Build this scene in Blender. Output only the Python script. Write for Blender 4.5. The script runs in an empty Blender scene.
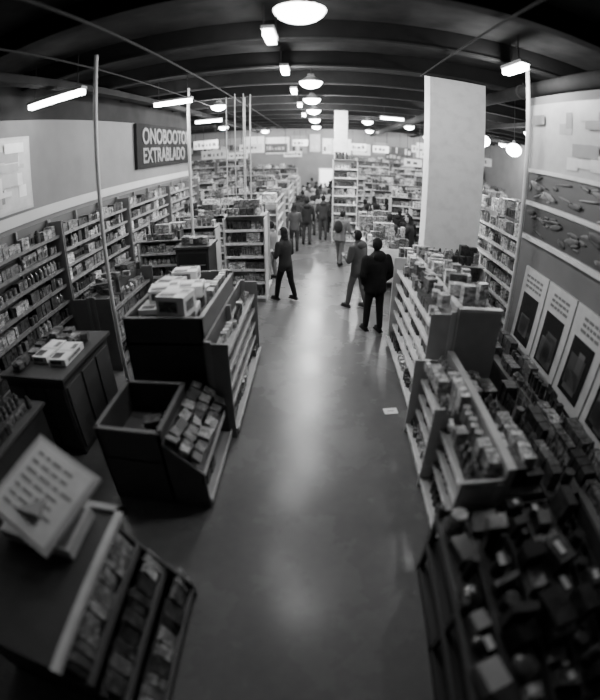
import bpy, math, random
import numpy as np
from mathutils import Vector, Matrix
random.seed(7)
R=random.uniform
H=5.5
# ------------------------------------------------------------------ materials
def newmat(name):
    m=bpy.data.materials.new(name); m.use_nodes=True
    nt=m.node_tree; b=nt.nodes['Principled BSDF']; return m,nt,b
def colmat(name,rough=.5,metal=0,pattern=None,bump=0,spec=.5):
    m,nt,b=newmat(name); N=nt.nodes; L=nt.links
    at=N.new('ShaderNodeAttribute'); at.attribute_name='Col'
    tc=N.new('ShaderNodeTexCoord')
    nz=N.new('ShaderNodeTexNoise'); nz.inputs['Scale'].default_value=6; nz.inputs['Detail'].default_value=6
    L.new(tc.outputs['Object'],nz.inputs['Vector'])
    mr=N.new('ShaderNodeMapRange'); mr.inputs['From Min'].default_value=.3; mr.inputs['From Max'].default_value=.7
    mr.inputs['To Min'].default_value=.88; mr.inputs['To Max'].default_value=1.06
    L.new(nz.outputs['Fac'],mr.inputs['Value'])
    vm=N.new('ShaderNodeVectorMath'); vm.operation='SCALE'
    L.new(at.outputs['Color'],vm.inputs[0]); L.new(mr.outputs[0],vm.inputs['Scale'])
    out=vm.outputs[0]
    if pattern=='goods':
        vo=N.new('ShaderNodeTexVoronoi'); vo.distance='CHEBYCHEV'; vo.inputs['Scale'].default_value=14
        mp=N.new('ShaderNodeMapping'); mp.inputs['Scale'].default_value=(1,1,1.6)
        L.new(tc.outputs['Object'],mp.inputs[0]); L.new(mp.outputs[0],vo.inputs['Vector'])
        sx=N.new('ShaderNodeSeparateColor'); L.new(vo.outputs['Color'],sx.inputs[0])
        m2=N.new('ShaderNodeMapRange'); m2.inputs['To Min'].default_value=.3; m2.inputs['To Max'].default_value=1.5
        L.new(sx.outputs[0],m2.inputs['Value'])
        v2=N.new('ShaderNodeVectorMath'); v2.operation='SCALE'; L.new(out,v2.inputs[0]); L.new(m2.outputs[0],v2.inputs['Scale'])
        n3=N.new('ShaderNodeTexNoise'); n3.inputs['Scale'].default_value=30; n3.inputs['Detail'].default_value=2
        mp3=N.new('ShaderNodeMapping'); mp3.inputs['Scale'].default_value=(1,1,3.5)
        L.new(tc.outputs['Object'],mp3.inputs[0]); L.new(mp3.outputs[0],n3.inputs['Vector'])
        m3=N.new('ShaderNodeMapRange'); m3.inputs['From Min'].default_value=.5; m3.inputs['From Max'].default_value=.56
        m3.inputs['To Min'].default_value=1.0; m3.inputs['To Max'].default_value=.5
        L.new(n3.outputs['Fac'],m3.inputs['Value'])
        v3=N.new('ShaderNodeVectorMath'); v3.operation='SCALE'; L.new(v2.outputs[0],v3.inputs[0]); L.new(m3.outputs[0],v3.inputs['Scale'])
        out=v3.outputs[0]
    L.new(out,b.inputs['Base Color'])
    b.inputs['Roughness'].default_value=rough; b.inputs['Metallic'].default_value=metal
    b.inputs['Specular IOR Level'].default_value=spec
    if bump:
        bp=N.new('ShaderNodeBump'); bp.inputs['Strength'].default_value=bump; bp.inputs['Distance'].default_value=.02
        n4=N.new('ShaderNodeTexNoise'); n4.inputs['Scale'].default_value=14; n4.inputs['Detail'].default_value=4
        L.new(tc.outputs['Object'],n4.inputs['Vector']); L.new(n4.outputs['Fac'],bp.inputs['Height']); L.new(bp.outputs[0],b.inputs['Normal'])
    return m
PAINT=colmat('painted_surface',.5)
GOODS=colmat('packaging_print',.45,pattern='goods')
METAL=colmat('brushed_metal',.35,.9)
CLOTH=colmat('cloth',.9,bump=.5,spec=.15)
SKIN=colmat('skin',.55)
GLOSS=colmat('gloss_plastic',.22)
def emat(name,s):
    m,nt,b=newmat(name); b.inputs['Base Color'].default_value=(.9,.9,.9,1)
    b.inputs['Emission Color'].default_value=(1,1,1,1); b.inputs['Emission Strength'].default_value=s; return m
EMIT=emat('lamp_glow',26)
SCREEN=emat('lit_panel',2.2)
MATTE=colmat('matte_dark_paint',1.0,spec=.02)
MATS=[PAINT,GOODS,METAL,CLOTH,SKIN,GLOSS,EMIT,SCREEN,MATTE]
P_,G_,M_,C_,S_,L_,E_,W_,X_=range(9)

# ------------------------------------------------------------------ mesh builder
BOXF=[(0,3,2,1),(4,5,6,7),(0,1,5,4),(1,2,6,5),(2,3,7,6),(3,0,4,7)]
class MB:
    def __init__(s): s.v=[];s.f=[];s.m=[];s.c=[];s.s=[];s.M=Matrix.Identity(4)
    def add(s,vs,fs,mat,col,smooth=False):
        o=len(s.v); M=s.M
        s.v+= [tuple(M@Vector(v)) for v in vs]
        for f in fs: s.f.append(tuple(i+o for i in f)); s.m.append(mat); s.c.append(col); s.s.append(smooth)
    def box(s,x0,x1,y0,y1,z0,z1,mat=0,col=.5,T=None):
        vs=[(x0,y0,z0),(x1,y0,z0),(x1,y1,z0),(x0,y1,z0),(x0,y0,z1),(x1,y0,z1),(x1,y1,z1),(x0,y1,z1)]
        if T is not None: vs=[tuple(T@Vector(v)) for v in vs]
        s.add(vs,BOXF,mat,col)
    def rbox(s,cx,cy,cz,sx,sy,sz,rz=0,mat=0,col=.5,rx=0,ry=0):
        T=Matrix.Translation((cx,cy,cz))@Matrix.Rotation(rz,4,'Z')@Matrix.Rotation(ry,4,'Y')@Matrix.Rotation(rx,4,'X')
        s.box(-sx/2,sx/2,-sy/2,sy/2,-sz/2,sz/2,mat,col,T)
    def cyl(s,p0,p1,r0,r1,n=10,mat=0,col=.5,caps=True,smooth=True):
        p0=Vector(p0);p1=Vector(p1); d=(p1-p0).normalized()
        a=d.orthogonal().normalized(); b=d.cross(a); vs=[]
        for p,r in((p0,r0),(p1,r1)):
            for i in range(n):
                t=2*math.pi*i/n; vs.append(tuple(p+a*math.cos(t)*r+b*math.sin(t)*r))
        s.add(vs,[(i,(i+1)%n,n+(i+1)%n,n+i) for i in range(n)],mat,col,smooth)
        if caps: s.add(vs,[tuple(range(n-1,-1,-1)),tuple(range(n,2*n))],mat,col)
    def ell(s,c,r,mat=0,col=.5,nu=16,nv=10,T=None,keep=None,warp=None):
        vs=[];fs=[]
        for j in range(nv+1):
            ph=math.pi*j/nv
            for i in range(nu):
                t=2*math.pi*i/nu
                p=[math.sin(ph)*math.cos(t),math.sin(ph)*math.sin(t),math.cos(ph)]
                if warp: p=warp(*p)
                q=Vector((p[0]*r[0],p[1]*r[1],p[2]*r[2]))
                if T is not None: q=T@q
                vs.append((q[0]+c[0],q[1]+c[1],q[2]+c[2]))
        for j in range(nv):
            for i in range(nu):
                if keep:
                    ph=math.pi*(j+.5)/nv; t=2*math.pi*(i+.5)/nu
                    if not keep(math.sin(ph)*math.cos(t),math.sin(ph)*math.sin(t),math.cos(ph)): continue
                fs.append((j*nu+i,(j+1)*nu+i,(j+1)*nu+(i+1)%nu,j*nu+(i+1)%nu))
        s.add(vs,fs,mat,col,True)
    def build(s,name,bevel=0):
        v=np.array(s.v); o=np.array([(v[:,0].min()+v[:,0].max())/2,(v[:,1].min()+v[:,1].max())/2,v[:,2].min()])
        me=bpy.data.meshes.new(name); me.from_pydata((v-o).tolist(),[],s.f)
        for m in MATS: me.materials.append(m)
        me.polygons.foreach_set('material_index',s.m); me.polygons.foreach_set('use_smooth',s.s)
        ca=me.color_attributes.new('Col','FLOAT_COLOR','CORNER')
        arr=[]
        for f,c in zip(s.f,s.c): arr+= [c,c,c,1]*len(f)
        ca.data.foreach_set('color',arr)
        ob=bpy.data.objects.new(name,me); bpy.context.collection.objects.link(ob); ob.location=o.tolist()
        if bevel:
            b=ob.modifiers.new('bevel','BEVEL'); b.width=bevel; b.segments=2; b.limit_method='ANGLE'
        return ob

# ------------------------------------------------------------------ products
def product(b,x,y0,z,w,d,h,kind,col):
    if kind==0: b.box(x,x+w*.94,y0,y0+d,z,z+h,G_,col)
    elif kind==1:
        r=w*.45; b.cyl((x+w/2,y0+r,z),(x+w/2,y0+r,z+h*.7),r,r,8,G_,col); b.cyl((x+w/2,y0+r,z+h*.7),(x+w/2,y0+r,z+h),r*.8,r*.3,8,L_,col*.5)
    elif kind==2:
        r=w*.46; b.cyl((x+w/2,y0+r,z),(x+w/2,y0+r,z+h*.75),r,r,8,G_,col)
    else:
        b.box(x,x+w*.9,y0+d*.4,y0+d*.43,z+.01,z+h,G_,col); b.box(x+w*.2,x+w*.7,y0+d*.3,y0+d*.4,z+h*.15,z+h*.6,L_,col*.4)
def fill(b,x0,x1,y0,d,z,hmax,dens=1,book=False,lo=.04,hi=.9,wmin=.05,wmax=.18):
    x=x0+.01
    while x<x1-.04:
        if random.random()>dens: x+=R(.05,.2); continue
        if book: w=R(.02,.05); n=random.randint(3,9); kind=0
        else: w=R(wmin,wmax); n=random.randint(1,5) if w<.12 else random.randint(1,3); kind=random.choice([0,0,0,1,2,3])
        h=hmax*R(.5,.93); col=lo+(hi-lo)*R(0,1)**1.7; dd=d*R(.55,.9); yy=y0+R(0,.04)
        if kind in(1,2): h=min(h,w*3); 
        for k in range(n):
            if x+w>x1: break
            product(b,x,yy+(R(0,.02)),z,w,dd,h*(R(.9,1) if book else 1),kind,col*R(.85,1.1)); x+=w+.004
        x+=R(0,.03)
        if x+.05>x1: break
def heap(b,x0,x1,y0,y1,z,n,smin=.08,smax=.25,lo=.05,hi=.8,levels=2):
    for i in range(n):
        w,d,h=R(smin,smax),R(smin,smax),R(smin*.5,smax*.6)
        r=max(w,d)*.6
        b.rbox(R(x0+r,max(x0+r+.01,x1-r)),R(y0+r,max(y0+r+.01,y1-r)),z+h/2+ (i*levels//n)*smin*.6,w,d,h,R(-.5,.5),G_,lo+(hi-lo)*R(0,1)**1.5)
def side(b,w,d,h,ns,dens=1,book=False,frame=.55,back=.3,z0=.14,wmax=.18,lo=.04,hi=.9,lip=.6):
    b.box(0,w,d-.03,d,0,h,P_,back)
    b.box(0,w,.03,d,0,z0-.03,P_,frame*.4)
    nb=max(1,round(w/1.0))
    for i in range(nb+1):
        x=w*i/nb; b.box(x-.02,x+.02,d-.09,d-.03,0,h,P_,frame)
        if i in(0,nb): b.box(x-.012,x+.012,.02,d,0,h*.98,P_,frame*.8)
    gap=(h-z0)/ns
    for k in range(ns):
        z=z0+gap*k; dd=0 if k==0 else min(.12,d*.25)
        b.box(0,w,dd,d-.03,z-.025,z,P_,frame)
        b.box(0,w,dd-.012,dd,z-.045,z+.012,P_,lip)
        xx=.05
        while xx<w-.1: b.box(xx,xx+.06,dd-.016,dd-.012,z-.04,z+.005,P_,lip*R(.6,1.5)); xx+=R(.12,.4)
        fill(b,.03,w-.03,dd+.02,d-dd-.08,z,gap-.05,dens,book,lo,hi,wmax=wmax)
def place(b,x,y,rot): b.M=Matrix.Translation((x,y,0))@Matrix.Rotation(rot,4,'Z')
def unit(name,x0,x1,yf,d,h,ns,top=True,**k):
    b=MB(); place(b,x0,yf,0); w=x1-x0
    side(b,w,d,h,ns,**k)
    if top:
        b.box(0,w,.1,d,h,h+.02,P_,.4); fill(b,.05,w-.05,.12,d*.45,h+.02,R(.2,.35),.85,wmax=.16); fill(b,.05,w-.05,.12+d*.45,d*.4,h+.02,R(.3,.5),.7,wmax=.16)
    return b.build(name)
def gondola(name,xc,half,y0,y1,h,ns,endcap=True,**k):
    b=MB(); w=y1-y0
    place(b,xc+half,y0,math.pi/2); side(b,w,half,h,ns,**k)
    place(b,xc-half,y1,-math.pi/2); side(b,w,half,h,ns,**k)
    place(b,xc+half*.8,y0,math.pi/2); fill(b,.1,w-.1,0,half*1.4,h+.0,.3,.8,wmax=.25)
    b.M=Matrix.Identity(4)
    b.box(xc-half*.9,xc+half*.9,y0,y1,h-.02,h,P_,.4)
    if endcap:
        place(b,xc-half*.95,y0-.32,0); side(b,half*1.9,.3,h*.97,ns+1)
    b.M=Matrix.Identity(4)
    return b.build(name)

# ------------------------------------------------------------------ room shell
def plainmat(name,base,rough,scale=3,var=.15,bump=0,spec=.5):
    m,nt,b=newmat(name); N=nt.nodes;L=nt.links
    tc=N.new('ShaderNodeTexCoord'); nz=N.new('ShaderNodeTexNoise'); nz.inputs['Scale'].default_value=scale; nz.inputs['Detail'].default_value=8
    L.new(tc.outputs['Object'],nz.inputs['Vector'])
    cr=N.new('ShaderNodeMapRange'); cr.inputs['From Min'].default_value=.3; cr.inputs['From Max'].default_value=.7
    cr.inputs['To Min'].default_value=base*(1-var); cr.inputs['To Max'].default_value=base*(1+var)
    L.new(nz.outputs['Fac'],cr.inputs['Value']); L.new(cr.outputs[0],b.inputs['Base Color'])
    b.inputs['Roughness'].default_value=rough; b.inputs['Specular IOR Level'].default_value=spec
    return m
def shell(name,x0,x1,y0,y1,z0,z1,mat):
    me=bpy.data.meshes.new(name)
    me.from_pydata([(x0,y0,z0),(x1,y0,z0),(x1,y1,z0),(x0,y1,z0),(x0,y0,z1),(x1,y0,z1),(x1,y1,z1),(x0,y1,z1)],[],BOXF)
    me.materials.append(mat); ob=bpy.data.objects.new(name,me); bpy.context.collection.objects.link(ob); return ob
fm,nt,fb=newmat('polished_floor'); N=nt.nodes;L=nt.links
tc=N.new('ShaderNodeTexCoord')
n1=N.new('ShaderNodeTexNoise'); n1.inputs['Scale'].default_value=.7; n1.inputs['Detail'].default_value=10; n1.inputs['Roughness'].default_value=.65
n2=N.new('ShaderNodeTexNoise'); n2.inputs['Scale'].default_value=9; n2.inputs['Detail'].default_value=6
L.new(tc.outputs['Object'],n1.inputs['Vector']); L.new(tc.outputs['Object'],n2.inputs['Vector'])
ad=N.new('ShaderNodeMath'); ad.operation='MULTIPLY_ADD'; ad.inputs[1].default_value=.35; L.new(n2.outputs['Fac'],ad.inputs[0]); L.new(n1.outputs['Fac'],ad.inputs[2])
mr=N.new('ShaderNodeMapRange'); mr.inputs['From Min'].default_value=.4; mr.inputs['From Max'].default_value=1.0; mr.inputs['To Min'].default_value=.1; mr.inputs['To Max'].default_value=.165
L.new(ad.outputs[0],mr.inputs['Value']); L.new(mr.outputs[0],fb.inputs['Base Color'])
m5=N.new('ShaderNodeMapRange'); m5.inputs['From Min'].default_value=.3; m5.inputs['From Max'].default_value=.7; m5.inputs['To Min'].default_value=.2; m5.inputs['To Max'].default_value=.34
L.new(n1.outputs['Fac'],m5.inputs['Value']); L.new(m5.outputs[0],fb.inputs['Roughness']); fb.inputs['Specular IOR Level'].default_value=.25
shell('floor',-10,12.2,-2.2,30.2,-.1,0,fm)
WL=plainmat('wall_paint_grey',.15,.8,1.5,.12); WD=plainmat('wall_paint_dark',.03,.9,1.5,.2,spec=.05); WW=plainmat('wall_paint_far',.2,.7,1.5,.1)
WK=plainmat('wall_strip_white',.45,.7,1.5,.06)
CE=plainmat('ceiling_deck',.04,1.0,2,.3,spec=.02)
shell('ceiling',-10,12.2,-2.2,30.2,H,H+.1,CE)
shell('wall_left',-5.15,-5.0,-2.2,16.2,0,H,WL)
shell('wall_left.001',-10.15,-10,16.2,30.2,0,H,WL)
shell('wall_left.002',-10,-5.15,16.05,16.2,0,H,WL)
shell('wall_right',12.2,12.35,-2.2,30.2,0,H,WL)
shell('wall_far',-10,12.2,30.2,30.35,0,H,WW)
shell('wall_back',-5.15,12.2,-2.35,-2.2,0,H,WD)
shell('wall_right.001',3.4,3.55,-2.2,6.5,0,4.75,WL)
shell('trim_left',-5.0,-4.97,-2.2,16.0,4.62,H,WD)
shell('trim_left.001',-5.0,-4.96,-2.2,16.0,2.74,2.93,WK)
b=MB()
for y in np.arange(0,30,2.0):
    b.box(-9.9,12.1,y-.06,y+.06,H-.32,H-.005,X_,.02); b.box(-9.9,12.1,y-.09,y+.09,H-.34,H-.31,X_,.035)
b.build('ceiling_joists')
b=MB()
for x in (-4.3,6.5): b.box(x-.1,x+.1,-2.1,30,H-.48,H-.345,X_,.03)
b.build('ceiling_girder')
b=MB(); b.cyl((3.6,-2,4.98),(3.6,30,4.98),.13,.13,16,X_,.035)
for y in range(1,30,3): b.cyl((3.6,y,4.98),(3.6,y+.06,4.98),.145,.145,16,X_,.06); b.box(3.59,3.61,y-.01,y+.01,5.1,H-.34,M_,.2)
b.build('ventilation_duct')
b=MB()
for x,r in((-2.35,.02),(-3.4,.015),(1.9,.015)):
    b.cyl((x,-2,5.12),(x,30 if x<0 else 8,5.12),r,r,8,X_,.05)
    for y in range(2,29 if x<0 else 8,4): b.cyl((x,y,5.12),(x,y,5.155),.008,.008,6,X_,.05)
b.build('sprinkler_pipes')

# ------------------------------------------------------------------ lamps
def light(parent,x,y,z,pw,r=.12):
    l=bpy.data.lights.new('lamp_light','POINT'); l.shadow_soft_size=r; l.energy=pw
    o=bpy.data.objects.new('light',l); bpy.context.collection.objects.link(o)
    o.parent=parent; o.location=Vector((x,y,z))-parent.location
def dome(x,y,z=5.0,pw=260,r=.25):
    b=MB(); b.cyl((x,y,z+.18),(x,y,H-.01),.012,.012,6,X_,.05); b.cyl((x,y,z+.12),(x,y,z+.22),.09,.07,12,P_,.1)
    b.cyl((x,y,z+.02),(x,y,z+.14),r,r*.42,20,P_,.3,caps=False); b.ell((x,y,z+.03),(r*.96,r*.96,.16),E_,1,20,12,keep=lambda a,c,d:d<0)
    o=b.build('dome_pendant_lamp'); light(o,x,y,z-.28,pw)
def tube(x,y,z,lx,ly,pw=70):
    b=MB(); b.box(x-lx/2,x+lx/2,y-ly/2,y+ly/2,z+.09,z+.14,P_,.3)
    b.box(x-lx/2+.02,x+lx/2-.02,y-ly/2+.02,y+ly/2-.02,z,z+.09,E_,1)
    for s in(-.35,.35): b.box(x+lx*s-.008,x+lx*s+.008,y+ly*s-.008,y+ly*s+.008,z+.1,H-.01,X_,.05)
    o=b.build('fluorescent_lamp'); light(o,x,y,z-.16,pw,.1)
dome(-.2,4.28,pw=34,r=.27)
dome(-.19,9.0,pw=140)
for x,y in((-.22,11.9),(-.22,15),(-.22,19),(-.2,24),(2.1,19),(4.2,20),(7.8,20),(10.5,23),(-5,22),(4.5,13),(7.5,14),(3.0,26),(-3.0,12.6),(-3.5,27.5),(1.2,28),(7,27.5)):  # last three domes are added to brighten the far wall
    dome(x,y,pw=380)
for y,p in((5.4,40),(7.8,95),(10.5,80),(13.6,90),(17,90)): tube(-.63,y,5.0,.16,.55,p)
tube(-4.15,5.85,4.72,1.15,.18,16); tube(-3.2,9.05,4.72,.9,.18,60); tube(-4.0,15.2,4.75,1.0,.16,110); tube(-7.5,20,4.75,1.2,.16,200); tube(2.7,16,4.9,.9,.16,120)
tube(2.75,5.6,4.95,.16,.7,110)  # added wash lamp, no such fixture known; brightens the pillar front
def globe(x,y,z,r,pw):
    b=MB(); b.ell((x,y,z),(r,r,r*.85),E_,1,18,12); b.cyl((x,y,z+r*.8),(x,y,z+r*.8+.08),.05,.03,10,P_,.2); b.cyl((x,y,z+r*.8),(x,y,H-.01),.01,.01,6,X_,.05)
    o=b.build('globe_pendant_lamp'); light(o,x,y,z-r-.1,pw,.08)
globe(4.45,9.1,3.95,.19,70); globe(4.05,10.1,4.1,.18,70)

# ------------------------------------------------------------------ pillars and poles
def pillar(x0,x1,y0,y1,col):
    b=MB(); b.box(x0,x1,y0,y1,0,H-.01,P_,col); b.box(x0-.02,x1+.02,y0-.02,y1+.02,0,.15,P_,.1); return b.build('support_pillar',.015)
pillar(2.12,3.31,8.15,8.6,1.0)
pillar(.56,1.05,16.3,16.8,.9)
def pole(x,y,r=.03,z0=0,col=.55):
    b=MB(); b.cyl((x,y,z0),(x,y,H-.35),r,r,10,P_,col); b.cyl((x,y,z0),(x,y,z0+.02),r*2.2,r*2.2,10,P_,col); b.build('metal_pole')
pole(-3.02,5.25); pole(-2.98,9.5,.035,0); pole(3.2,6.05,.035,0)
for x,y in((-2.22,11.15),(-2.0,11.2),(-1.85,11.4),(-2.1,12.0),(-2.55,11.6),(-2.2,13.5)): pole(x,y,.014,0,.4)

# ------------------------------------------------------------------ left wall
for y0,y1 in((.6,3.4),(3.45,6.4),(6.45,9.4),(9.45,12.4),(12.45,15.6)):
    b=MB(); place(b,-4.55,y0,math.pi/2); side(b,y1-y0,.42,2.66,8,book=(random.random()<.5),back=.06,frame=.18,lip=.14 if y0<6 else .25,hi=.5 if y0<6 else .8,wmax=.14); b.build('wall_bookshelf')
b=MB(); b.box(-4.98,-4.9,10.8,15.8,3.27,4.6,X_,.025)
sg=b.build('shop_sign_board')
def text(body,size,loc,rot,parent,col,ext=.01,name='lettering',sx=1):
    c=bpy.data.curves.new(name,'FONT'); c.body=body; c.size=size; c.extrude=ext; c.offset=.018*size
    o=bpy.data.objects.new(name,c); bpy.context.collection.objects.link(o); o.rotation_euler=rot; o.scale=(sx,1,1)
    m,_,bb=newmat('sign_letter_paint'); bb.inputs['Base Color'].default_value=(col,)*3+(1,); bb.inputs['Roughness'].default_value=.8; c.materials.append(m)
    o.parent=parent; o.location=Vector(loc)-parent.location
text("ONOBOOTOB",.68,(-4.885,11.15,4.0),(math.pi/2,0,math.pi/2),sg,.16,sx=.98)
text("EXTRABLADO",.64,(-4.885,11.15,3.42),(math.pi/2,0,math.pi/2),sg,.16,sx=.95)
def poster(y0,y1,z0,z1,x,face,name='wall_poster',base=.5,frame=.6,n=14,lo=.03,hi=.8):
    b=MB(); s=face*.03; xs=sorted((x,x+s)); b.box(xs[0],xs[1],y0,y1,z0,z1,P_,frame)
    xs=sorted((x+s,x+s+face*.006)); m=.05; b.box(xs[0],xs[1],y0+m,y1-m,z0+m,z1-m,P_,base)
    for i in range(n):
        w=R(.1,.4)*(y1-y0); h=R(.04,.22)*(z1-z0); yy=R(y0+m*2,y1-m*2-w); zz=R(z0+m*2,z1-m*2-h)
        a=x+s+face*(.007+.0012*i); xs=sorted((a,a+face*.001)); b.box(xs[0],xs[1],yy,yy+w,zz,zz+h,P_,R(lo,hi))
    return b.build(name)
poster(4.2,6.1,2.98,4.3,-4.99,1,base=.45,frame=.4,n=24)
poster(2.3,4.1,2.98,4.3,-4.99,1,base=.3,frame=.25)
b=MB(); b.box(-3.95,-2.95,3.5,4.75,0,1.12,P_,.04); b.box(-4.0,-2.9,3.45,4.8,1.12,1.17,P_,.06)
for x in(-3.93,-3.6,-3.27): b.box(x,x+.3,3.485,3.5,.1,1.0,P_,.09)
for i in range(3): b.box(-2.95,-2.93,3.55+.4*i,3.9+.4*i,.1,1.0,P_,.07)
heap(b,-3.9,-3.0,4.3,4.75,1.17,14,.08,.18,hi=.4); heap(b,-3.9,-3.6,3.5,4.6,1.17,10,.08,.18,hi=.3)
b.build('service_counter')
def carton(x,y,z,w,d,h,rz,col=.7):
    b=MB(); b.rbox(x,y,z+h/2,w,d,h,rz,P_,col)
    T=Matrix.Translation((x,y,z+h))@Matrix.Rotation(rz,4,'Z')
    b.box(-w*.5,w*.5,-.02,.02,0,.002,P_,col*.75,T)
    b.box(-w*.42,w*.1,-d*.42,-d*.12,0,.003,G_,.12,T); b.box(w*.15,w*.42,d*.1,d*.38,0,.003,P_,.2,T)
    T=Matrix.Translation((x,y,z+h/2))@Matrix.Rotation(rz,4,'Z')
    b.box(-w*.4,w*.25,-d/2-.003,-d/2,-h*.25,h*.28,G_,.15,T); b.box(w/2,w/2+.003,-d*.35,d*.3,-h*.25,h*.25,G_,.2,T)
    b.build('carton_box')
for x,y in((-3.48,4.05),(-3.16,4.0)): carton(x,y,1.175,.27,.5,.09,R(-.1,.1),.85)
b=MB(); b.box(-4.1,-3.15,2.1,3.2,0,.95,P_,.045); b.box(-4.14,-3.11,2.06,3.24,.95,.99,P_,.08)
for k in range(4): place(b,-3.18-.24*k,2.12,math.pi/2); fill(b,.02,1.05,0,.2,.99,.2,.9,hi=.4,wmax=.13)
b.build('goods_table')
b=MB(); place(b,-3.3,5.7,math.pi/2); side(b,1.9,.4,1.35,4,back=.08,frame=.15,lip=.2,hi=.5); place(b,-4.1,7.6,-math.pi/2); side(b,1.9,.4,1.35,4,back=.08,frame=.15,lip=.2,hi=.5); b.M=Matrix.Identity(4); heap(b,-4.05,-3.35,5.8,7.5,1.3,24,hi=.5,levels=3); b.build('gondola_shelf')

# ------------------------------------------------------------------ unit 1
b=MB()
x0,x1,y0,y1,h=-2.32,-1.3,4.2,6.0,1.6
b.box(x0,x1,y0,y0+.03,0,h,P_,.05); b.box(x0,x1,y1-.03,y1,0,h+.05,P_,.07); b.box(x0,x0+.03,y0,y1,0,h,P_,.06); b.box(x1-.03,x1,y0,y1,0,h,P_,.07)
b.box(x0,x1,y0,y1,1.26,1.29,P_,.1)
b.box(x0-.01,x1+.01,y0-.012,y0+.035,h,h+.02,P_,.16); b.box(x0-.01,x0+.035,y0,y1,h,h+.02,P_,.16); b.box(x1-.035,x1+.01,y0,y1,h,h+.02,P_,.2)
place(b,-.98,4.12,math.pi/2); side(b,2.3,.31,1.36,5,back=.08,frame=.25,lip=.4,hi=.7,wmax=.12)
b.M=Matrix.Identity(4)
b.build('display_bin')
for x,y,w,d,hh,rz,zz in((-2.1,5.62,.34,.34,.3,.1,1.295),(-1.72,5.66,.34,.32,.26,-.15,1.295),(-2.1,5.16,.34,.36,.3,.1,1.295),(-1.74,5.2,.32,.34,.28,-.1,1.295),
      (-2.08,4.7,.34,.38,.3,.05,1.295),(-1.68,4.68,.38,.36,.28,.1,1.295),(-1.99,4.9,.4,.34,.17,.22,1.6),(-1.68,4.44,.38,.32,.26,-.15,1.58),(-1.7,5.1,.36,.32,.15,.15,1.59),(-2.07,5.36,.36,.32,.12,-.15,1.6),(-1.95,5.72,.38,.3,.16,.1,1.6)):
    carton(x,y,zz,w,d,hh,rz,R(.7,.95))
b=MB()
for i in range(10): b.rbox(-1.4+R(-.01,.01),4.97+i*.1,1.5,.09,.07,R(.35,.4),R(-.1,.1),G_,R(.03,.5))
b.build('book_stack')
# ------------------------------------------------------------------ unit 2
b=MB()
x0,x1,y0,y1,h=-2.2,-1.47,2.88,3.8,.98
b.box(x0,x1,y0,y0+.03,0,h,P_,.06); b.box(x0,x1,y1-.03,y1,0,h,P_,.05); b.box(x0,x0+.03,y0,y1,0,h,P_,.05); b.box(x1-.03,x1,y0,y1,0,h,P_,.05); b.box(x0,x1,y0,y1,.6,.62,P_,.1)
b.box(x0-.01,x1+.01,y0-.01,y0+.04,h,h+.02,P_,.14); b.box(x1-.04,x1+.01,y0,y1,h,h+.02,P_,.12); b.box(x0-.01,x0+.04,y0,y1,h,h+.02,P_,.12); b.box(x0-.01,x1+.01,y1-.04,y1+.01,h,h+.02,P_,.12)
heap(b,x0+.05,x1-.05,y0+.05,y1-.05,.62,9,.1,.2,.02,.15)
X=-1.47
for ya in(2.88,4.08):
    b.add([(X,ya,0),(-1.08,ya,0),(-1.08,ya,.5),(X,ya,.86),(X,ya+.02,0),(-1.08,ya+.02,0),(-1.08,ya+.02,.5),(X,ya+.02,.86)],BOXF,P_,.08)
b.box(X,X+.02,2.9,4.08,0,.86,P_,.05)
for z,xx in((.12,-1.06),(.42,-1.12)):
    b.box(X,xx,2.9,4.08,z-.02,z,P_,.3); b.box(xx,xx+.012,2.88,4.1,z-.04,z+.03,P_,.5)
sl=math.atan2(.36,.39)
for r in range(3):
    y=2.92
    while y<3.98:
        w=R(.05,.18); t=(r+.5)/3; cx=X+.03+.33*t; cz=.86-.3*t+R(0,.05)
        b.rbox(cx,y+w/2,cz,R(.09,.15),w*.92,R(.03,.1),R(-.3,.3),G_,.03+.45*R(0,1)**2,ry=sl*R(.3,1)); y+=w+.005
place(b,-1.09,2.9,math.pi/2); fill(b,.03,1.15,.03,.28,.12,.24,1,hi=.6); fill(b,.03,1.15,.08,.22,.42,.16,1,hi=.6); b.M=Matrix.Identity(4)
b.build('sloped_book_display')

# bottom-left magazine stand
b=MB()
b.box(-2.5,-1.5,.45,1.85,0,.98,P_,.05); b.box(-2.5,-1.46,.42,1.88,.98,1.0,P_,.05); b.box(-1.5,-1.44,.4,1.9,.98,1.03,P_,.45); b.box(-2.55,-1.44,1.84,1.9,.98,1.03,P_,.3)
for z,xx in [(.72,-1.36),(.42,-1.2),(.12,-1.02)]:
    b.box(-1.5,xx,.45,1.75,z-.03,z,P_,.12); b.box(xx,xx+.015,.45,1.75,z-.03,z+.05,P_,.12)
    y=.48
    while y<1.68:
        w=R(.06,.17); b.rbox(xx-.07,y+w/2,z+.13,R(.02,.05),w*.95,R(.14,.26),R(-.08,.08),G_,.03+.5*R(0,1)**2,ry=-R(.2,.5)); y+=w+.01
b.add([(-1.5,1.75,0),(-1.0,1.75,0),(-1.0,1.75,.2),(-1.5,1.75,.98),(-1.5,1.77,0),(-1.0,1.77,0),(-1.0,1.77,.2),(-1.5,1.77,.98)],BOXF,P_,.1)
b.build('magazine_stand')
b=MB()
b.box(-2.35,-1.65,1.3,1.75,1.032,1.14,P_,.4); b.rbox(-1.98,1.52,1.25,.2,.25,.22,0,P_,.3)
for i in range(10): b.box(-1.8+.0,-1.68,1.33+.04*i,1.355+.04*i,1.14,1.15,P_,.1)
T=Matrix.Translation((-1.95,1.6,1.36))@Matrix.Rotation(-.25,4,'Z')@Matrix.Rotation(.35,4,'Y')@Matrix.Rotation(.25,4,'X')
b.box(-.32,.32,-.38,.38,-.03,.02,P_,.6,T); b.box(-.28,.28,-.34,.34,.02,.026,P_,.97,T)
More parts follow.
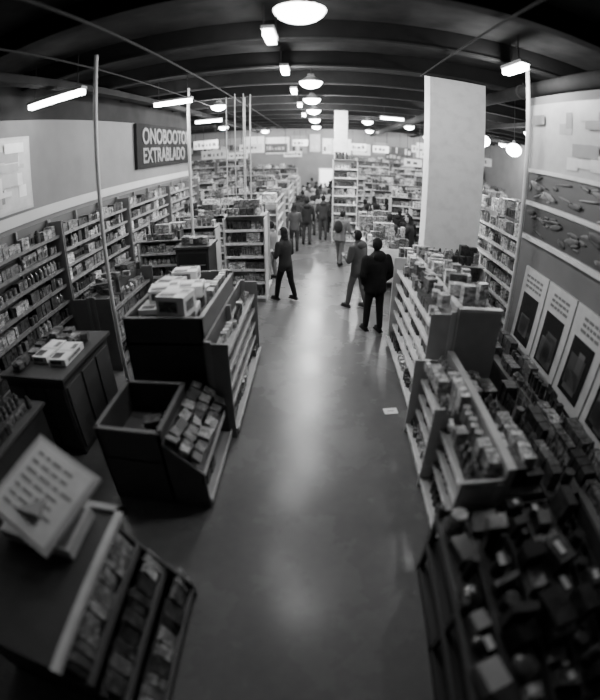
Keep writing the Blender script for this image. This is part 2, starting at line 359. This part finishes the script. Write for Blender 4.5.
for i in range(7):
    x=-.22
    while x<.15: w=R(.04,.12); b.box(x,x+w,.24-.08*i,.265-.08*i,.026,.028,P_,.35,T); x+=w+.025
b.build('price_board_terminal')

# ------------------------------------------------------------------ middle left
unit('end_cap_shelf',-2.12,-1.2,9.0,.5,2.0,6,frame=.75,back=.5,lip=.9,wmax=.12)
gondola('gondola_shelf',-1.66,.45,9.55,10.3,1.95,5,endcap=False)
b=MB(); b.box(-2.9,-2.2,7.95,8.6,0,1.55,P_,.03); b.box(-2.94,-2.16,7.9,8.64,1.55,1.6,P_,.05); b.box(-2.85,-2.25,7.93,7.95,.15,1.45,L_,.02)
for i in range(4): b.box(-2.83,-2.27,7.915,7.93,.3+i*.3,.32+i*.3,P_,.25)
for i in range(6): b.rbox(-2.8+i*.1,8.2+R(-.1,.1),1.6+.08,.09,.2,R(.12,.17),0,G_,R(.05,.6))
b.box(-2.3,-2.28,7.9,7.93,.7,1.0,M_,.5); b.build('black_display_cabinet',.006)
unit('goods_shelf',-4.15,-3.05,8.75,.6,1.55,5,wmax=.12)
rows=[(-4.1,-2.7,10.5,1.5),(-4.3,-2.75,12.3,1.55),(-4.3,-2.5,14.2,1.65),(-4.6,-2.5,16.8,1.75),(-8.5,-5.2,18,1.9),(-4.8,-2.4,19.2,1.85),(-9,-5.4,21,2.0),(-5,-2.3,22,2.0),(-9,-5.2,24.5,2.1),(-5,-2.3,25,2.1),(-6,-1.5,28,2.4)]
for x0,x1,y,h in rows: unit('goods_shelf',x0,x1,y,.55,h,6,wmax=.15,frame=.5,back=.12,lip=.7)
gondola('gondola_shelf',-1.66,.42,12.6,15.6,1.9,5,lip=.8); gondola('gondola_shelf',-1.66,.42,17.6,21,1.9,5,lip=.8); gondola('gondola_shelf',-1.6,.42,23,27,1.9,5,lip=.8)

# ------------------------------------------------------------------ centre / right
unit('tall_shelf_tower',.5,1.38,15.4,.6,3.2,9,top=True,frame=.85,back=.7,lip=.95)
def table(x0,x1,y0,y1,h,n=40,hi=.8):
    b=MB(); b.box(x0,x1,y0,y1,h-.06,h,P_,.5)
    for x in(x0+.03,x1-.09):
        for y in(y0+.03,y1-.09): b.box(x,x+.06,y,y+.06,0,h-.06,P_,.35)
    b.box(x0+.05,x1-.05,y0+.05,y1-.05,.2,.24,P_,.3); fill(b,x0+.08,x1-.08,y0+.1,(y1-y0)*.7,.24,.4,1)
    b.box(x0,x1,y0-.01,y0,h-.2,h,P_,.8); b.box(x0+.04,x1-.04,y0+.02,y0+.03,.24,h-.2,P_,.7)
    heap(b,x0,x1,y0,y1,h,n,.08,.2,levels=4,hi=hi)
    for k in range(3):
        place(b,x0,y0+.1+k*.32,0); fill(b,.05,x1-x0-.05,0,.28,h,.35+.2*k,1,wmax=.13)
    b.M=Matrix.Identity(4)
    b.build('merchandise_table')
table(1.15,2.3,10.0,11.3,1.1,50); table(1.2,2.4,12.5,13.6,1.0); table(2.9,4.3,10.2,11.2,1.0)
for x0,x1,y,h in [(2.9,4.8,12.8,1.8),(5.4,8.5,12,2.0),(2.6,5,15,1.9),(5.6,9,15.5,2.1),(2.2,5,17.6,1.9),(5.5,9,18.5,2.1),(2.2,5.2,20.5,2.0),(5.8,10.5,22,2.1),(1.6,5.2,23.5,2.0),(1.9,5.2,26.5,2.2),(6,11,26,2.3),(9.3,11.8,17,2.1)]:
    unit('goods_shelf',x0,x1,y,.55,h,6,wmax=.15,frame=.5,back=.15,lip=.7)
for x0,x1 in((-9.8,-7.4),(-7.2,-4.8),(2.3,4.9),(5.1,7.9),(8.1,11.9)): unit('tall_perimeter_shelf',x0,x1,29.5,.5,3.0,8,wmax=.2,frame=.5,back=.12,lip=.7)
b=MB()
place(b,1.3,7.0,-math.pi/2); side(b,2.6,.36,1.68,6,back=.45,frame=.7,lip=.9,wmax=.12)
place(b,2.22,4.42,math.pi/2); side(b,2.6,.5,1.68,5,back=.3,frame=.5)
b.M=Matrix.Identity(4); b.box(1.64,1.72,4.4,7.0,0,1.74,P_,.6); b.box(1.66,2.24,4.36,4.42,.05,1.72,P_,.4); b.box(1.66,2.24,4.35,4.44,1.7,1.74,P_,.6)
for i in range(16): b.rbox(1.95+R(-.2,.15),4.6+i*.145,1.69+.12,R(.1,.25),R(.08,.14),R(.15,.32),R(-.3,.3),G_,R(.1,.9))
for i in range(12): b.rbox(1.5+R(-.05,.05),4.6+i*.19,1.66+.09,R(.08,.14),R(.08,.15),R(.1,.2),R(-.3,.3),G_,R(.1,.9))
b.build('gondola_shelf')
b=MB()
place(b,1.2,4.34,-math.pi/2); side(b,2.1,.4,1.05,4,back=.25,frame=.55,lip=.75,dens=.95,hi=.6,wmax=.12)
b.M=Matrix.Identity(4); b.box(1.58,1.66,2.24,4.34,0,1.2,P_,.4)
for y in(2.24,3.28,4.3): b.box(1.18,1.6,y,y+.03,0,1.08,P_,.45)
b.box(1.62,2.05,2.3,4.3,0,.8,P_,.06); b.box(1.6,2.08,2.28,4.32,.8,.84,P_,.2)
for k in range(2): place(b,1.66+.2*k,4.3,-math.pi/2); fill(b,.02,1.98,0,.2,.84,.26,.95,hi=.6,wmax=.12)
place(b,1.22,4.3,-math.pi/2); fill(b,.02,2.0,0,.16,1.05,.2,.9,wmax=.1); place(b,1.4,4.3,-math.pi/2); fill(b,.02,2.0,0,.16,1.05,.26,.9,wmax=.1)
b.M=Matrix.Identity(4)
b.build('gondola_shelf')
unit('goods_shelf',1.45,3.2,7.25,.45,1.45,4,wmax=.13)
b=MB(); place(b,3.6,9.6,-math.pi/2); side(b,2.8,.42,2.5,7,back=.35,frame=.6,lip=.75,wmax=.14); place(b,3.62,9.6,-math.pi/2); fill(b,.05,2.7,.05,.3,2.5,.4,1); b.build('tall_wall_shelf')
# right partition mural
b=MB(); b.box(3.36,3.395,1.2,6.3,2.35,4.6,P_,.3); b.box(3.35,3.36,1.25,6.25,3.5,4.55,P_,.3)
for i in range(40):
    w=R(.1,.8);h=R(.04,.3); y=R(1.3,6.2-w); z=R(3.55,4.5-h); x=3.349-.001*i; b.box(x-.001,x,y,y+w,z,z+h,P_,random.choice([.06,.12,.2,.3,.5]))
for z in(3.46,2.93,2.37): b.box(3.29,3.36,1.25,6.25,z,z+.06,P_,.6)
for r,(z0,z1) in enumerate(((3.0,3.44),(2.45,2.9))):
    b.box(3.35,3.36,1.25,6.25,z0,z1,P_,.025)
    for i in range(44):
        w=R(.1,.5);h=R(.03,.12); y=R(1.3,6.2-w); z=R(z0+.02,z1-h-.02)
        b.ell((3.35-.0006*i,y+w/2,z+h/2),(.004,w/2,h/2),P_,random.choice([.02,.03,.05,.08,.15]),10,6,T=Matrix.Rotation(R(-.3,.3),4,'X'))
b.build('menu_mural_board')
def frame(y0,y1,z0,z1,x=3.3):
    b=MB(); T=Matrix.Translation((x,0,z0))@Matrix.Rotation(.06,4,'Y'); hh=z1-z0
    b.box(0,.04,y0,y1,0,hh,P_,.5,T); b.box(-.008,0,y0+.14,y1-.12,.15,hh-.4,L_,.02,T)
    for k in range(3):
        yy=y0+.14
        while yy<y1-.2: w=R(.04,.12); b.box(-.006,0,yy,yy+w,hh-.15-.08*k,hh-.11-.08*k,P_,.15,T); yy+=w+.03
    for i in range(5): b.box(-.011,-.009,y0+R(.18,.35),y0+R(.4,.62),R(.18,.4),R(.5,.9)*(hh-.45),P_,R(.03,.12),T)
    b.build('framed_display_panel')
for i in range(5): frame(1.9+i*.82,2.68+i*.82,.62,1.95,3.28)
b=MB(); b.box(2.75,3.2,1.3,5.9,0,.55,P_,.06); b.box(2.72,3.22,1.28,5.92,.55,.6,P_,.15)
for k in range(2): place(b,2.76+.22*k,5.85,-math.pi/2); fill(b,.02,4.5,0,.2,.6,.2+.1*k,.85,hi=.4,wmax=.16)
b.M=Matrix.Identity(4); b.build('low_display_shelf')
b=MB(); b.box(2.3,2.68,2.4,4.2,0,.6,P_,.04); b.box(2.28,2.7,2.38,4.22,.6,.63,P_,.1)
for k in range(2): place(b,2.3+.19*k,4.2,-math.pi/2); fill(b,.02,1.78,0,.18,.63,.34,.95,hi=.3,wmax=.16)
b.M=Matrix.Identity(4); b.build('dark_goods_shelf')

# bottom-right dark goods rack
b=MB()
x0,x1,y0,y1=1.0,2.25,.25,2.15
b.box(x0,x1,y0,y1,0,.1,P_,.03)
for z in(.45,.82): b.box(x0,x1,y0,y1,z-.025,z,P_,.03); b.box(x0-.01,x0,y0,y1,z-.04,z+.04,P_,.07); b.box(x0,x1,y1,y1+.01,z-.04,z+.04,P_,.05)
for x in(x0,x1-.05):
    for y in(y0,(y0+y1)/2,y1-.05): b.box(x,x+.05,y,y+.05,0,.95,P_,.03)
heap(b,x0,x1,y0,y1,.1,24,.15,.3,.02,.12); heap(b,x0,x1,y0,y1,.45,30,.12,.26,.02,.2)
for k,wr in enumerate((.2,.3,.22,.28,.22)):
    xk=x0+.02+(0,.21,.51,.73,1.0)[k]
    place(b,xk,y1-.02,-math.pi/2); b.box(0,1.86,wr-.01,wr-.003,.82,.9,P_,.05); 
    xx=.02
    while xx<1.75:
        w=R(.05,.28); hh=R(.06,.3); c=random.choice([.012,.015,.02,.03,.05,.12,.25])
        q=random.random()
        if q<.15: b.ell((xx+w/2,wr*.5,.82+hh*.4),(w*.5,R(.07,.1),hh*.4),L_,c*.5,12,8,T=Matrix.Rotation(R(-.4,.4),4,'Z'))
        elif q<.3: b.cyl((xx+w/2,wr*.5,.82),(xx+w/2,wr*.5,.82+hh),w*.3,w*.25,10,G_,c)
        else: b.rbox(xx+w/2,wr*.5,.82+hh/2,w*.95,R(.1,wr*.9),hh,R(-.3,.3),random.choice([L_,G_,G_]),c,rx=R(-.25,.25))
        if random.random()<.2: b.rbox(xx+w/2,.12,.83+hh,w*.5,.05,.006,R(-.3,.3),P_,.4)
        xx+=w+.01
b.M=Matrix.Identity(4)
b.build('dark_goods_rack')

b=MB(); b.rbox(1.06,4.78,.004,.2,.14,.004,.1,P_,.95); b.rbox(1.06,4.78,.0068,.1,.015,.0005,.1,P_,.2); b.build('paper_sheet')

def hsign(x0,x1,y,z0,z1,col):
    b=MB(); b.box(x0,x1,y,y+.04,z0,z1,P_,col)
    x=x0+.1
    while x<x1-.25:
        w=R(.05,.2); b.box(x,x+w,y-.006,y,z0+(z1-z0)*.3,z0+(z1-z0)*R(.55,.75),P_,.1 if col>.3 else .7); x+=w+R(.04,.12)
    for x in(x0+.1,x1-.12): b.box(x,x+.015,y+.01,y+.025,z1,H-.35,X_,.05)
    b.build('hanging_aisle_sign')
for a in((-3.9,-2.9,20.6,3.6,3.95,.8),(-1.6,-.7,25.2,3.9,4.3,.85),(2.6,3.4,21,3.6,3.95,.8),(5.0,6.2,23,3.8,4.2,.8),(-7,-5.6,23.2,3.9,4.4,.8),(7,8.2,19.2,3.5,3.9,.7),(-3.4,-2,26.6,3.5,4.1,.12),(2.0,3.0,27.6,3.7,4.2,.85),(-2.4,-1.2,28.6,3.2,3.6,.8),(-5.6,-4.4,26,3.2,3.6,.8),(4.0,5.0,26,3.2,3.7,.1),(3.2,3.9,16,3.1,3.4,.8),(-5.2,-4.0,18.4,3.3,3.7,.5)): hsign(*a)
b=MB(); x=-9.6
while x<11.5:
    w=R(.6,1.8); z0=3.35+R(0,.3); z1=R(4.1,4.9); b.box(x,x+w,30.1,30.19,z0,z1,P_,random.choice([.04,.9,.6,.3,.9,.1]))
    y=x+.1
    while y<x+w-.3: ww=R(.08,.3); b.box(y,y+ww,30.08,30.1,z0+.2,z0+R(.4,.7),P_,random.choice([.05,.7])); y+=ww+.08
    x+=w+R(.05,.3)
b.build('far_wall_signage')
for i,x in enumerate((-3.2,1.0)): 
    b=MB(); b.box(x-1.1,x+1.1,30.12,30.19,0,2.4,M_,.5); b.box(x-1.0,x-.03,30.1,30.12,.1,2.3,W_,.8); b.box(x+.03,x+1.0,30.1,30.12,.1,2.3,W_,.8); b.build('door_%d'%(i+1))

# ------------------------------------------------------------------ people
def person(x,y,face,height=1.75,coat=.04,trous=.04,hair=.02,stride=.0,lean=0,arms='down',coatlen=.78,long=False,bag=None,hat=None,shoe=.02,bulk=1.0,hood=False):
    raw=MB(); segs=[]
    def limb(pts,cls):
        for (p,r),(q,s) in zip(pts[:-1],pts[1:]):
            raw.cyl(p,q,r,s,12); segs.append((Vector(p),Vector(q),(r+s)/2,cls))
        for p,r in pts: raw.ell(p,(r,r,r),nu=12,nv=8)
    hz=.92; sl,cl=math.sin(lean),math.cos(lean)
    def up(px,py,pz):
        dz=pz-hz; return (px,py*cl+dz*sl,hz+dz*cl-py*sl)
    st=stride
    for sx,s in((-1,st),(1,-st)):
        ank=(sx*.1,s,.1 if s>=0 else .1+abs(s)*.25); kn=(sx*.1,s*.5+.05*abs(st)*2+.01,.5)
        limb([((sx*.09,0,.9),.098),(kn,.072),(ank,.056)],'t')
    rings=[(.82,.155,.11),(.92,.17,.12),(1.06,.155,.112),(1.2,.17,.12),(1.32,.188,.12),(1.40,.18,.1),(1.46,.1,.075),(1.5,.062,.06)]
    if coatlen<.8: rings=[(coatlen,.19,.15),(.88,.185,.14)]+[(a,bb*1.05,c*1.1) for a,bb,c in rings[2:]]
    rings=[(a,bb*bulk,c*(1+(bulk-1)*1.8)) for a,bb,c in rings]
    vs=[];n=16
    for z,rx,ry in rings:
        for i in range(n):
            t=2*math.pi*i/n; vs.append(up(rx*math.cos(t),ry*math.sin(t),z))
    fs=[(k*n+i,k*n+(i+1)%n,(k+1)*n+(i+1)%n,(k+1)*n+i) for k in range(len(rings)-1) for i in range(n)]+[tuple(range(n-1,-1,-1)),tuple(range((len(rings)-1)*n,len(rings)*n))]
    raw.add(vs,fs,0,0)
    for z,r in((.86,.16),(1.1,.17),(1.3,.18)): segs.append((Vector(up(-.05,0,z)),Vector(up(.05,0,z)),r*1.0,'c'))
    segs.append((Vector(up(0,0,rings[0][0]+.05)),Vector(up(0,0,1.46)),.17,'c'))
    segs.append((Vector(up(-.12,0,1.42)),Vector(up(.12,0,1.42)),.12,'c'))
    limb([(up(0,.01,1.47),.058),(up(0,.02,1.56),.052)],'s'); segs[-1]=(Vector(up(0,.01,1.54)),Vector(up(0,.02,1.6)),.055,'s')
    hands=[]
    for sx in(-1,1):
        sh=up(sx*.19*bulk,0,1.39)
        sw=-st*sx*-.9; ex=(bulk-1)*.2*sx
        if arms=='down': el=(sx*.25+ex,sh[1]-.03+sw*.4,sh[2]-.28); wr=(sx*.26+ex,sh[1]+.05+sw,sh[2]-.52)
        elif arms=='bent': el=(sx*.25+ex,sh[1]+.02,sh[2]-.28); wr=(sx*.14,sh[1]+.24,sh[2]-.24)
        elif arms=='reach': el=(sx*.24+ex,sh[1]+.16,sh[2]-.22); wr=(sx*.2,sh[1]+.4,sh[2]-.2)
        else: el=(sx*.26+ex,sh[1]-.06,sh[2]-.28); wr=(sx*.2,sh[1]+.08,sh[2]-.46)
        k=1+(bulk-1)*1.8
        limb([(sh,.062*k),(el,.052*k),(wr,.038*k)],'c'); hands.append((Vector(el),Vector(wr),sx))
    me=bpy.data.meshes.new('tmp'); me.from_pydata(raw.v,[],raw.f); to=bpy.data.objects.new('tmp',me); bpy.context.collection.objects.link(to)
    r=to.modifiers.new('r','REMESH'); r.mode='VOXEL'; r.voxel_size=.02
    s=to.modifiers.new('s','SMOOTH'); s.iterations=4; s.factor=.5
    dg=bpy.context.evaluated_depsgraph_get(); em=to.evaluated_get(dg).to_mesh()
    V=[tuple(v.co) for v in em.vertices]; Fc=[tuple(p.vertices) for p in em.polygons]
    C=np.array([tuple(p.center) for p in em.polygons]); to.evaluated_get(dg).to_mesh_clear(); bpy.data.objects.remove(to)
    best=np.full(len(C),1e9); cls=np.array(['c']*len(C))
    for p,q,rr,c in segs:
        p=np.array(p);q=np.array(q);d=q-p; t=np.clip(((C-p)@d)/(d@d),0,1); D=np.linalg.norm(C-(p+t[:,None]*d),axis=1)-rr
        mk=D<best; best[mk]=D[mk]; cls[mk]=c
    cls[(cls=='t')&(C[:,2]>coatlen+.02)]='c'
    b=MB(); b.M=Matrix.Translation((x,y,0))@Matrix.Rotation(face,4,'Z')@Matrix.Scale(height/1.76,4)
    o=len(b.v); b.v+=[tuple(b.M@Vector(v)) for v in V]
    cm={'c':(C_,coat),'t':(C_,trous),'s':(S_,.35)}
    for f,c in zip(Fc,cls): b.f.append(tuple(i+o for i in f)); b.m.append(cm[c][0]); b.c.append(cm[c][1]); b.s.append(True)
    for sx,s in((-1,st),(1,-st)):
        z=.045 if s>=0 else .045+abs(s)*.25
        b.ell((sx*.1,s+.05,z),(.048,.135,.045),C_,shoe,14,8); b.rbox(sx*.1,s+.05,z-.033,.085,.25,.022,0,C_,shoe)
    for el,wr,sx in hands:
        d=(wr-el).normalized(); side_=Vector((0,1,0)) if abs(d.z)>.6 else Vector((sx*-1,0,0)); side_=(side_-d*side_.dot(d)).normalized(); nrm=d.cross(side_)
        T=Matrix((tuple(side_)+(0,),tuple(nrm)+(0,),tuple(d)+(0,),(0,0,0,1))).transposed()
        c=wr+d*.055; b.ell(c,(.042,.02,.055),S_,.35,10,8,T=T)
        for k,l in enumerate((.065,.078,.072,.056)):
            r0=c+side_*(-.03+.02*k)*-1+d*.04; m1=r0+d*l*.55+nrm*.008*sx; t1=m1+d*l*.45+nrm*.022*sx
            b.cyl(r0,m1,.0095,.0088,7,S_,.35); b.cyl(m1,t1,.0088,.007,7,S_,.33)
        r0=c+side_*.035-d*.02; m1=r0+side_*.028+d*.03; b.cyl(r0,m1,.012,.01,7,S_,.35); b.cyl(m1,m1+d*.03,.01,.008,7,S_,.33)
    hc=Vector(up(0,.03,1.63)); 
    b.M=b.M@Matrix.Translation(hc)@Matrix.Rotation(-lean*.5,4,'X')
    def jaw(px,py,pz): 
        k=1-.28*max(0,-pz); return (px*k,py*(1-.12*max(0,-pz))+.08*max(0,-pz),pz)
    b.ell((0,0,0),(.077,.098,.118),S_,.35,20,14,warp=jaw)
    b.ell((0,.1,-.012),(.012,.018,.026),S_,.36,8,6)
    for sx in(-1,1):
        b.ell((sx*.03,.086,.012),(.013,.009,.008),L_,.03,8,6); b.ell((sx*.03,.088,.032),(.018,.008,.005),S_,hair,8,5); b.ell((sx*.078,.0,-.005),(.01,.02,.03),S_,.34,8,6)
    b.ell((0,.088,-.055),(.024,.01,.008),S_,.2,8,5)
    b.ell((0,-.012,.015),(.088,.105,.118),C_,hair,20,14,keep=lambda a,c,d:(d>.35 or c<-.05) and not(c>.55 and d<.6))
    if long: b.ell((0,-.06,-.1),(.085,.06,.17),C_,hair,14,10)
    if hat: 
        b.ell((0,-.005,.03),(.092,.112,.115),C_,hat,18,12,keep=lambda a,c,d:d>.12); b.cyl((0,-.005,.03),(0,-.005,.06),.1,.1,18,C_,hat*.8)
    b.M=Matrix.Translation((x,y,0))@Matrix.Rotation(face,4,'Z')@Matrix.Scale(height/1.76,4)
    b.ell(up(0,-.03,1.49),(.085,.075,.04),C_,coat*.8,14,8)
    if hood: b.ell(up(0,-.1,1.45),(.13,.08,.09),C_,coat*1.2,14,8); b.ell(up(0,-.08,1.5),(.1,.05,.05),C_,coat*.5,12,6)
    if bag=='back':
        b.ell(up(0,-.2,1.22),(.14,.09,.2),C_,.03,14,10)
        for sx in(-1,1): b.cyl(up(sx*.1,-.12,1.38),up(sx*.11,.1,1.4),.014,.014,6,C_,.03); b.cyl(up(sx*.11,.12,1.4),up(sx*.13,.1,1.12),.014,.014,6,C_,.03)
    if bag=='hand':
        wr=hands[1][1]; b.rbox(wr.x+.03,wr.y,wr.z-.3,.1,.28,.3,0,C_,.5); b.cyl((wr.x+.03,wr.y-.07,wr.z-.15),(wr.x+.01,wr.y,wr.z-.08),.008,.008,6,C_,.4); b.cyl((wr.x+.03,wr.y+.07,wr.z-.15),(wr.x+.01,wr.y,wr.z-.08),.008,.008,6,C_,.4)
    b.build('person')
person(1.08,7.5,.35,1.88,coat=.014,trous=.025,arms='pocket',coatlen=.79,stride=.09,bulk=1.13,hood=True)
person(.86,8.75,.8,1.78,coat=.09,trous=.14,arms='bent',coatlen=.84,stride=.17,shoe=.05,bulk=1.1,lean=.05,hood=True)
person(-.75,9.15,.9,1.74,coat=.035,trous=.012,long=True,stride=.2,arms='bent',coatlen=.82,lean=.06,bulk=1.06)
person(.62,12.3,-.5,1.72,coat=.15,trous=.14,lean=.24,arms='bent',stride=.18,bag='back',bulk=1.08)
person(-1.25,10.85,1.2,1.6,coat=.22,trous=.15,arms='reach',coatlen=.78,stride=.05)
C=[(.5,17.6,.1),(.1,18.4,3.1),(.15,16.1,.1),(-.35,20.0,3.2),(-.2,26,0),(-.75,20.9,2.8),(-.55,24,2.8),(.3,23,2.8),(.9,21,2.8),(1.5,19.2,.8),(-.85,22.2,.3),(.6,25,.2),(1.2,22.3,1),(.05,21.3,.1),(-.75,18.9,.2),
   (.75,19.6,3),(1.25,18.1,.6),(1.1,24.2,.6),(-.5,27.6,.3),(.8,27.5,0),(-.3,17.0,.3),(.45,20.3,0),(-.2,22.6,.2),(.9,23.2,.4),(.1,24.9,.1),(-.7,25.4,.1),(-.45,15.2,.2),(-.1,19.3,.1)]
for i,(x,y,f) in enumerate(C): person(x,y,f,R(1.62,1.8),coat=random.choice([.02,.03,.05,.1,.2,.35]),trous=random.choice([.02,.03,.06]),stride=R(.05,.2),arms=random.choice(['down','bent']),long=(i%3==0),coatlen=R(.76,.84),bulk=R(1,1.15),hood=(i%2==0))
person(-.85,16.8,0,1.7,coat=.05,trous=.05,stride=.1,bag='hand')
person(-.85,14.2,.1,1.66,coat=.08,trous=.04,long=True,stride=.12)
D=[(2.6,11.7,1.2),(3.1,14.1,.8),(1.6,14.4,-.8),(2.3,14.4,1.8),(1.95,14.05,.8),(2.65,13.8,-.8),(3.4,11.9,.2),(2.2,16.6,.4),(3.0,16.6,.4),(2.6,16.2,.7),(1.8,16.0,.7),(2.7,12.35,2.5),(3.9,14.3,.5),(2.0,11.9,-.4),(2.95,9.6,1.4)]
for x,y,f in D: person(x,y,f,R(1.66,1.8),coat=random.choice([.015,.02,.03,.06]),trous=.03,arms=random.choice(['bent','reach']),lean=R(0,.15),long=random.random()<.3,bulk=R(1,1.12),hood=random.random()<.4)
person(5.2,11.2,.4,1.75,coat=.06,trous=.04,arms='reach')

# ------------------------------------------------------------------ world + camera
w=bpy.data.worlds.new('World'); bpy.context.scene.world=w; w.use_nodes=True
w.node_tree.nodes['Background'].inputs[0].default_value=(.5,.5,.5,1); w.node_tree.nodes['Background'].inputs[1].default_value=.2
cam=bpy.data.cameras.new('cctv_camera'); co=bpy.data.objects.new('cctv_camera',cam); bpy.context.collection.objects.link(co); bpy.context.scene.camera=co
co.location=(0,0,3.39); co.rotation_euler=(math.pi/2-.473,0,.046)
cam.type='PANO'; cam.sensor_width=36; cam.sensor_fit='HORIZONTAL'
cam.panorama_type='FISHEYE_EQUISOLID'; cam.fisheye_lens=418*36/600; cam.fisheye_fov=math.pi; cam.lens=26
cam.clip_start=.05; cam.clip_end=100
cam.dof.use_dof=True; cam.dof.focus_distance=9; cam.dof.aperture_fstop=.4
